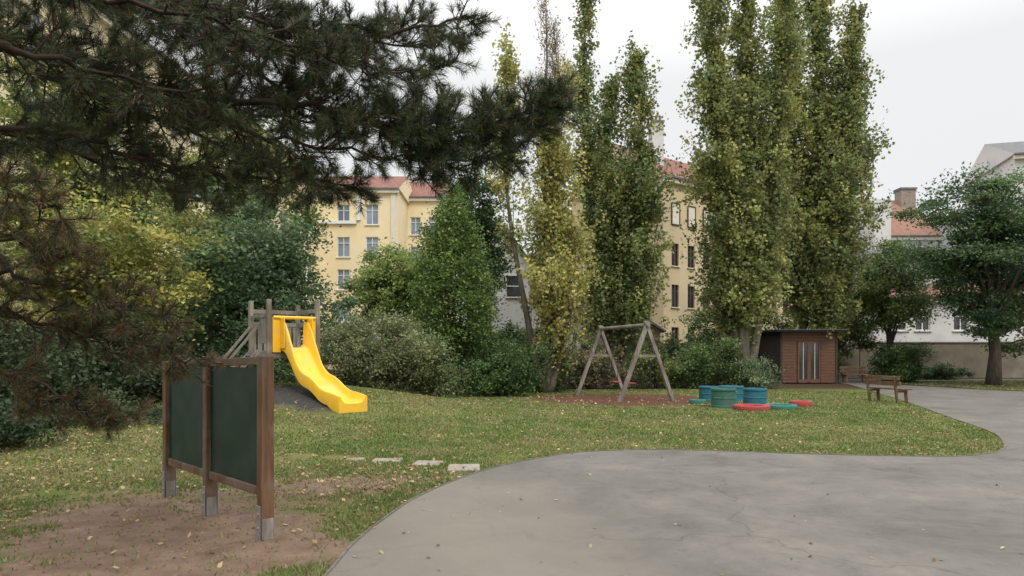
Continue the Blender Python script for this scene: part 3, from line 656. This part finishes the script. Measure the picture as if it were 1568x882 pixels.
for i,(s,z) in enumerate(Pz):
    c=mid+nv*s; wl=np.interp(s,[-.05,.2,.5,.9,1.3,2.6,3.08],[.62,.6,.42,.24,.2,.2,.15]); g=Hf(c.x,c.y)
    if s>2.55: bot=z-.08-(z-.06-g)*min(1,(s-2.55)/.22)
    else: bot=z-.07
    prof=[(-hw-.05,bot),(-hw-.05,z+wl-.03),(-hw-.035,z+wl),(-hw-.01,z+wl),(-hw+.005,z+wl-.04),(-hw+.02,z+.08),(-hw+.08,z+.015),(-.1,z),(.1,z),(hw-.08,z+.015),(hw-.02,z+.08),(hw-.005,z+wl-.04),(hw+.01,z+wl),(hw+.035,z+wl),(hw+.05,z+wl-.03),(hw+.05,bot)]
    rings.append([c+ex*p+Vector((0,0,q)) for p,q in prof])
n=len(rings[0])
for r in rings: B.v+=[tuple(p) for p in r]
for i in range(len(rings)-1):
    for j in range(n):
        a=i*n+j;b=i*n+(j+1)%n; B.f.append((a,b,b+n,a+n)); B.m.append(0)
B.f.append(tuple(range(n))); B.m.append(0); k=(len(rings)-1)*n; B.f.append(tuple(range(k,k+n))[::-1]); B.m.append(0)
o=B.obj('slide_chute',[M_yel],e,smooth=True); 
try:
    o.data.set_sharp_from_angle(angle=math.radians(50))
except Exception: pass
B=MB()
for s in(-1,1):
    c=mid+ex*s*(hw+.16)+nv*.03; B.box((c.x,c.y,2.02),(.2,.07,.84),0,th)
    c=mid+ex*s*(hw+.075)+nv*.16; B.box((c.x,c.y,2.05),(.03,.3,.72),0,th)
c=mid+nv*.07; B.tube([c-ex*.52+Vector((0,0,2.43)),c+ex*.52+Vector((0,0,2.43))],[.04,.04],10)
B.obj('entry_hood',[M_yel],e,bevel=.02)

# ---------------------------------------------------------------- swing
e=empty('swing_set'); A1=Vector((4.42,22.4,2.5)); A2=Vector((3.38,26,2.5)); pd=Vector((.96,.277,0))
B=MB()
ax_=(A2-A1).normalized()
B.tube([A1-ax_*.15,A2+ax_*.15],[.065,.065],12)
for A in(A1,A2):
    for s in(-1,1):
        f=A+pd*s*.98; f.z=-.05; t=A+pd*s*-.05+Vector((0,0,.12)); B.beam(f,t,.12,.12,0,up=tuple(ax_))
    B.beam(A+pd*-.48+Vector((0,0,-1.02)),A+pd*.48+Vector((0,0,-1.02)),.09,.09,0)
B.obj('wooden_frame',[M_gwood],e,bevel=.01)
for i,f in enumerate((.33,.66)):
    c=A1.lerp(A2,f); B=MB()
    for s in(-.24,.24):
        k=c+ax_*s; B.tube([k+Vector((0,0,-.06)),Vector((k.x,k.y,.56))],[.011,.011],6)
    B.obj('chains',[M_black],e)
    B=MB(); B.box((c.x,c.y,.54),(.22,.52,.05),0,math.atan2(ax_.y,ax_.x)-math.pi/2); B.obj('seat',[M_red],e,bevel=.015)

# ---------------------------------------------------------------- rubber play drums
def drum(name,x,y,r,h,mt):
    e=empty(name); B=MB()
    B.lathe((x,y,0),[(r*.97,0),(r*.97,h*.1),(r*.94,h*.13),(r*.94,h*.45),(r*.965,h*.48),(r*.965,h*.52),(r*.94,h*.55),(r*.94,h*.86),(r,h*.88),(r*1.01,h*.95),(r*.985,h),(r*.86,h),(r*.82,h-.03),(.02,h-.03),(.001,h-.03)],0,40)
    B.obj('body',[mt],e,smooth=False); return e
drum('play_drum',6.16,19.9,.365,.56,M_green); drum('play_drum',7.22,20.3,.35,.54,M_blue); drum('play_drum',7.25,22.6,.4,.5,M_blue); drum('play_drum',6.75,21.6,.36,.38,M_teal); drum('play_drum',6.55,22.7,.34,.48,M_blue)
def ring(name,x,y,r,h,mt,mt2):
    e=empty(name); B=MB(); B.lathe((x,y,0),[(r*.97,0),(r,h*.3),(r,h*.8),(r*.97,h),(r*.72,h),(r*.68,h*.9),(r*.68,h*.55)],0,40); B.obj('rim',[mt],e,smooth=False)
    B=MB(); B.lathe((x,y,0),[(r*.69,h*.56),(r*.3,h*.62),(.001,h*.62)],0,40); B.obj('pad',[mt2],e)
ring('rubber_disc',6.72,19.15,.5,.13,M_red,M_red); ring('rubber_disc',7.65,19.45,.45,.12,M_teal,M_green); ring('rubber_disc',8.62,20.4,.32,.15,M_red,M_red); ring('rubber_disc',5.85,21.5,.26,.12,M_teal,M_teal)

# ---------------------------------------------------------------- shed
e=empty('garden_shed'); x0,x1,y0,y1,hz=13.8,16.62,35.0,38.0,2.6
B=MB(); ns=17; hs=hz/ns
for k in range(ns):
    z=.05+hs*(k+.5)
    if z<2.15:
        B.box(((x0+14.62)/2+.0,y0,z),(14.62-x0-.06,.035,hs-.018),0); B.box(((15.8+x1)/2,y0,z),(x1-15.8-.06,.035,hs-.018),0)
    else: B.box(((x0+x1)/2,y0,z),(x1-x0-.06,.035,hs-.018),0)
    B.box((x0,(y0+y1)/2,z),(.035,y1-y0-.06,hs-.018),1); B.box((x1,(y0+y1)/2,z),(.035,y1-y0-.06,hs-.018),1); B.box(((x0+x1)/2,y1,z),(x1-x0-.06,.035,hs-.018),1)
for x in(x0,x1):
    for y in(y0,y1): B.box((x,y,hz/2+.02),(.1,.1,hz),1)
B.box(((x0+x1)/2,(y0+y1)/2,hz/2),(x1-x0-.06,y1-y0-.06,hz-.1),2)
B.obj('walls',[M_slat,M_slatd,M_black],e)
B=MB(); B.box(((x0+x1)/2-.05,(y0+y1)/2-.1,hz+.1),(x1-x0+.7,y1-y0+.7,.09),0); B.box(((x0+x1)/2-.05,(y0+y1)/2-.1,hz+.16),(x1-x0+.8,y1-y0+.8,.03),1); B.obj('roof',[M_black,M_groof],e)
B=MB()
for k in range(2):
    cx=14.62+.295+.59*k
    for s in(-1,1): B.box((cx+s*.25,y0-.02,1.12),(.08,.05,2.1),0)
    B.box((cx,y0-.02,2.13),(.42,.05,.09),0); B.box((cx,y0-.02,.14),(.42,.05,.18),0)
    B.box((cx,y0-.0,1.14),(.42,.02,1.9),1); B.box((cx,y0-.03,1.14),(.03,.03,1.9),2)
B.obj('glazed_doors',[M_slat,M_glassd,M_trim],e)
e=empty('wooden_sign'); B=MB(); B.box((17.05,36.6,.75),(.08,.08,1.5),0); B.box((17.05,36.53,1.45),(.5,.04,.4),0); B.beam((16.75,36.53,1.62),(17.05,36.53,1.85),.3,.03,0); B.beam((17.35,36.53,1.62),(17.05,36.53,1.85),.3,.03,0); B.obj('board_and_post',[M_bwood],e)

# ---------------------------------------------------------------- benches
def bench(name,cx,cy,yaw,L=1.5):
    e=empty(name); M=Matrix.Rotation(yaw,3,'Z'); c=Vector((cx,cy,0)); g=Hf(cx,cy)+.01
    B=MB(); 
    for k in range(3): B.box(c+M@Vector((0,-.05+.14*k,.44+g)),(L,.12,.04),0,yaw)
    for k in range(2): B.box(c+M@Vector((0,-.17-.03*k,.62+.17*k+g)),(L,.035,.13),0,yaw)
    B.obj('slats',[M_bwood],e,bevel=.008)
    B=MB()
    for s in(-1,1):
        x=s*(L/2-.18)
        B.beam(c+M@Vector((x,.24,g-.02)),c+M@Vector((x,.2,.42+g)),.09,.09,0); B.beam(c+M@Vector((x,-.1,g-.02)),c+M@Vector((x,-.235,.86+g)),.06,.07,0)
        B.beam(c+M@Vector((x,-.12,.37+g)),c+M@Vector((x,.26,.37+g)),.07,.07,0)
    B.obj('legs',[M_bwood],e,bevel=.008)
bench('park_bench',12.0,21.9,math.radians(-76),1.5); bench('park_bench',18.0,35.9,math.radians(183),1.4)

# ---------------------------------------------------------------- buildings
def facade(BW,BN,p0,p1,z0,z1,cols,rows,ww,wh,out,frame=0,glass=1,sill=2,wm=0,double=True,surround=0):
    p0=Vector((*p0,0));p1=Vector((*p1,0));u=(p1-p0);L=u.length;u.normalize();n=Vector((u.y,-u.x,0))
    if n.dot(Vector((*out,0)))<0: n=-n
    us=sorted(set([0,L]+[c-ww/2 for c in cols]+[c+ww/2 for c in cols])); zs=sorted(set([z0,z1]+list(rows)+[r+wh for r in rows]))
    P=lambda a,z,dn=0: p0+u*a+n*dn+Vector((0,0,z))
    for i in range(len(us)-1):
        for j in range(len(zs)-1):
            a,b,c,d=us[i],us[i+1],zs[j],zs[j+1]; mu=(a+b)/2;mz=(c+d)/2
            win=any(abs(mu-q)<ww/2 for q in cols) and any(r<mz<r+wh for r in rows)
            if not win: BW.quad(P(a,c),P(b,c),P(b,d),P(a,d),wm)
    rzz=math.atan2(u.y,u.x)
    for q in cols:
        for r in rows:
            a,b,c,d=q-ww/2,q+ww/2,r,r+wh; k=-.16
            BW.quad(P(a,c),P(a,d),P(a,d,k),P(a,c,k),wm);BW.quad(P(b,c),P(b,d),P(b,d,k),P(b,c,k),wm);BW.quad(P(a,d),P(b,d),P(b,d,k),P(a,d,k),wm);BW.quad(P(a,c),P(b,c),P(b,c,k),P(a,c,k),wm)
            BN.quad(P(a,c,k),P(b,c,k),P(b,d,k),P(a,d,k),glass)
            f=.075;kk=-.12
            for s in(a+f/2,b-f/2): BN.box(P(s,(c+d)/2,kk),(f,.05,d-c),frame,rzz)
            for s in(c+f/2,d-f/2): BN.box(P(q,s,kk),(b-a-2*f,.05,f),frame,rzz)
            if double: BN.box(P(q,(c+d)/2,kk),(f*.9,.05,d-c-2*f),frame,rzz)
            tz=d-wh*.3
            for s in(-1,1): BN.box(P(q+s*(ww/4-f*.1),tz,kk+.003),(ww/2-f*1.6,.045,f*.7),frame,rzz)
            BN.box(P(q,c-.04,.05),(ww+.2,.14,.06),sill,rzz)
            if surround:
                for s in(-1,1): BN.box(P(q+s*(ww/2+.08),(c+d)/2,.02),(.14,.05,wh),sill,rzz)
                BN.box(P(q,d+.09,.03),(ww+.34,.08,.15),sill,rzz)
def prism_shell(BW,pts,z0,z1,skip=(),m=0):
    for i in range(len(pts)):
        if i in skip: continue
        a=pts[i];b=pts[(i+1)%len(pts)]; BW.quad((*a,z0),(*b,z0),(*b,z1),(*a,z1),m)
def building(name,p0,p1,depth,z1,cols,rows,ww,wh,wall,roofm,rise,frame,glass,out=(0,-1),eave=.4,surround=0,sillm=None,double=True,cornice=True):
    e=empty(name); a=Vector((*p0,0));b=Vector((*p1,0)); u=(b-a).normalized(); n=Vector((u.y,-u.x,0))
    if n.dot(Vector((*out,0)))<0:n=-n
    c=b-n*depth; d=a-n*depth
    BW=MB();BN=MB(); facade(BW,BN,p0,p1,-.1,z1,cols,rows,ww,wh,out,double=double,surround=surround)
    prism_shell(BW,[(a.x,a.y),(b.x,b.y),(c.x,c.y),(d.x,d.y)],-.1,z1,skip=(0,))
    BW.obj('walls',[wall],e); 
    sm=sillm or M_trim
    if BN.v: BN.obj('windows',[frame,glass,sm],e)
    BR=MB(); o=eave; Z=Vector((0,0,z1+.02)); A=a+n*o-u*.2+Z;Bb=b+n*o+u*.2+Z;C=c-n*o+u*.2+Z;D=d-n*o-u*.2+Z
    if rise>0:
        r0=(A+D)/2+Vector((0,0,rise));r1=(Bb+C)/2+Vector((0,0,rise))
        BR.quad(A,Bb,r1,r0);BR.quad(D,C,r1,r0);BR.poly([A,r0,D],1);BR.poly([Bb,r1,C],1);BR.quad(A-Vector((0,0,.01)),Bb-Vector((0,0,.01)),C-Vector((0,0,.01)),D-Vector((0,0,.01)),1)
    else: BR.quad(A,Bb,C,D)
    BR.obj('roof',[roofm,wall],e)
    if cornice:
        B=MB(); m=(a+b)/2+n*.16; B.box((m.x,m.y,z1-.2),((b-a).length+.3,.34,.3),0,math.atan2(u.y,u.x)); m=(a+b)/2+n*.42; B.box((m.x,m.y,z1+.02),((b-a).length+.4,.12,.12),1,math.atan2(u.y,u.x)); B.obj('cornice',[sm,M_groof],e)
    return e
rows3=lambda z,n,s=3.05:[z+s*i for i in range(n)]
e1=building('yellow_apartment_building',(-18.6,62),(-10.4,62),11,16.4,[3.3,5.9],rows3(1.4,5,2.95),1.15,1.85,M_yw,M_rroof,2.6,M_white,M_glassb)
B=MB(); B.box((-15.8,61.9,13.4),(3.4,.3,.28),0); B.box((-13.9,61.9,15.0),(.35,.2,2.8),0); B.box((-10.75,61.93,8.1),(.45,.14,16.1),1); B.obj('string_course',[M_white,M_trim],e1)
building('yellow_apartment_building',(-11.2,68),(-6.6,68),10,17.0,[1.6,3.4],rows3(1.5,5,2.95),1.05,1.8,M_yw,M_rroof,2.8,M_white,M_glassb)
building('yellow_apartment_building',(-21.8,20),(-18.7,61.9),10,18.6,[2+2.7*i for i in range(14)],rows3(1.5,5,3.35),1.1,1.8,M_yw,M_groof,2.0,M_white,M_glassb,out=(1,0))
e2=building('beige_apartment_building',(11.2,50.5),(27.8,63.3),10,14.6,[1.35+1.9*i for i in range(10)],[1.8,5.0,8.1],.85,1.7,M_bw,M_rroof,3.6,M_brownp,M_glassd,out=(0.5,-1),surround=0)
B=MB(); u=Vector((16.6,12.8,0)).normalized(); n=Vector((u.y,-u.x,0))
for i in range(10):
    q=Vector((11.2,50.5,12.0))+u*(1.35+1.9*i)+n*.03; rz2=math.atan2(u.y,u.x)
    B.box(q,(.8,.05,1.5),1,rz2); 
    for s in(-1,1): B.box(q+u*s*.45+n*.02,(.09,.08,1.6),0,rz2)
    for s in(-1,1): B.box(q+Vector((0,0,s*.8))+n*.022,(.8,.08,.09),0,rz2)
B.obj('top_floor_windows',[M_brownp,M_trim],e2)
B=MB(); B.box((11.5,54.5,17.2),(.9,1.6,5.0),0); B.box((11.5,54.5,19.8),(1.0,1.7,.15),1); B.box((10.2,56,16.4),(2.2,1.0,3),0)
for i in range(3): B.tube([(11.2+.3*i,54.5,19.8),(11.2+.3*i,54.5,20.5)],[.1,.1],8,1)
B.obj('chimneys',[M_ww,M_groof],e2)
# white house: low wing plus a gabled front
eh=building('white_house',(1.2,42),(4.3,42),7,6.4,[1.4],[1.2,3.9],.8,1.3,M_ww,M_groof,1.8,M_white,M_glassb)
B=MB(); gx0,gx1,gy=-2.4,1.15,41.2
B.poly([(gx0,gy,0),(gx1,gy,0),(gx1,gy,7.0),((gx0+gx1)/2,gy,9.3),(gx0,gy,7.0)],0)
B.quad((gx0,gy,0),(gx0,49,0),(gx0,49,7.0),(gx0,gy,7.0),0); B.quad((gx1,gy,0),(gx1,49,0),(gx1,49,7.0),(gx1,gy,7.0),0)
B.poly([(gx0,49,0),(gx1,49,0),(gx1,49,7.0),((gx0+gx1)/2,49,9.3),(gx0,49,7.0)],0)
m_=(gx0+gx1)/2
B.quad((gx0-.25,gy-.3,6.78),(m_,gy-.3,9.42),(m_,49.2,9.42),(gx0-.25,49.2,6.78),1); B.quad((gx1+.25,gy-.3,6.78),(m_,gy-.3,9.42),(m_,49.2,9.42),(gx1+.25,49.2,6.78),1)
for wx in(-1.4,.1):
    for wz in(2.2,5.6): B.box((wx,gy-.02,wz),(.8,.06,1.3),2); B.box((wx,gy-.06,wz),(.9,.04,.06),3); B.box((wx,gy-.06,wz-.68),(.95,.12,.07),3); B.box((wx,gy-.06,wz+.66),(.95,.08,.07),3)
B.obj('gable_wing',[M_ww,M_groof,M_glassd,M_white],eh)
e4=empty('tan_outbuilding'); B=MB()
B.poly([(4.35,41.5,0),(9.0,41.5,0),(9.0,41.5,3.0),(6.4,41.5,4.6),(4.35,41.5,6.0)],0); B.poly([(4.35,46,0),(9.0,46,0),(9.0,46,3.0),(4.35,46,6.0)],0); B.quad((9,41.5,0),(9,46,0),(9,46,3),(9,41.5,3),0); B.quad((4.35,41.5,0),(4.35,46,0),(4.35,46,6.0),(4.35,41.5,6.0),0)
B.obj('walls',[M_tw],e4)
B=MB(); B.beam((9.3,43.7,2.87),(4.2,43.7,6.15),5.0,.12,0,up=(0,0,1)); B.obj('roof',[M_groof],e4)
# right hand buildings
building('white_apartment_building',(31.5,60),(45,57),9,10.2,[1.2+2.4*i for i in range(5)],[3.0,6.8],1.1,1.7,M_ww,M_groof,1.0,M_white,M_glassd,out=(0,-1))
e5=building('grey_white_apartment_building',(36.2,66),(41.2,66),10,12.8,[1.4,3.2],[6,9.6],1.0,1.6,M_ww,M_oroof,4.6,M_white,M_glassd)
B=MB(); B.box((40.6,70.5,16.7),(1.5,1.2,3.2),2); B.box((40.6,70.5,18.4),(1.7,1.4,.2),1); B.box((35.3,66,8.1),(1.6,2.0,16.2),0); B.box((43.2,67.2,7.2),(3.4,2,14.4),0)
B.obj('firewalls_and_chimney',[M_ww,M_groof,M_chim],e5)
building('grey_apartment_building',(39.8,54),(54,50),11,17.2,[1.5+2.5*i for i in range(5)],rows3(2,5,3.1),1.1,1.7,M_ww,M_groof,2.5,M_white,M_glassd,out=(0,-1))
building('cream_house',(26.5,50),(40,50),6,5.6,[1.8,3.6,6.4,9],[3.2],1.1,1.5,M_ww,M_rroof,1.2,M_white,M_glassd)
e=empty('garden_wall'); B=MB(); B.box((34,43.3,1.1),(24,.3,2.2),0); B.box((34,43.3,2.24),(24.1,.42,.08),1); B.box((12,43.3,1.1),(19.9,.3,2.2),0); B.obj('wall',[M_gw,M_stone],e)
e=empty('mesh_fence'); B=MB()
for i in range(13): 
    x=-6+i*1.0; B.box((x,29.6,.6),(.05,.05,1.3),0)
for k in range(7): B.box((0,29.6,.1+.18*k),(12,.012,.014),0)
for i in range(100): B.box((-6+.12*i,29.61,.62),(.01,.01,1.14),0)
B.obj('fence_panels',[M_black],e)
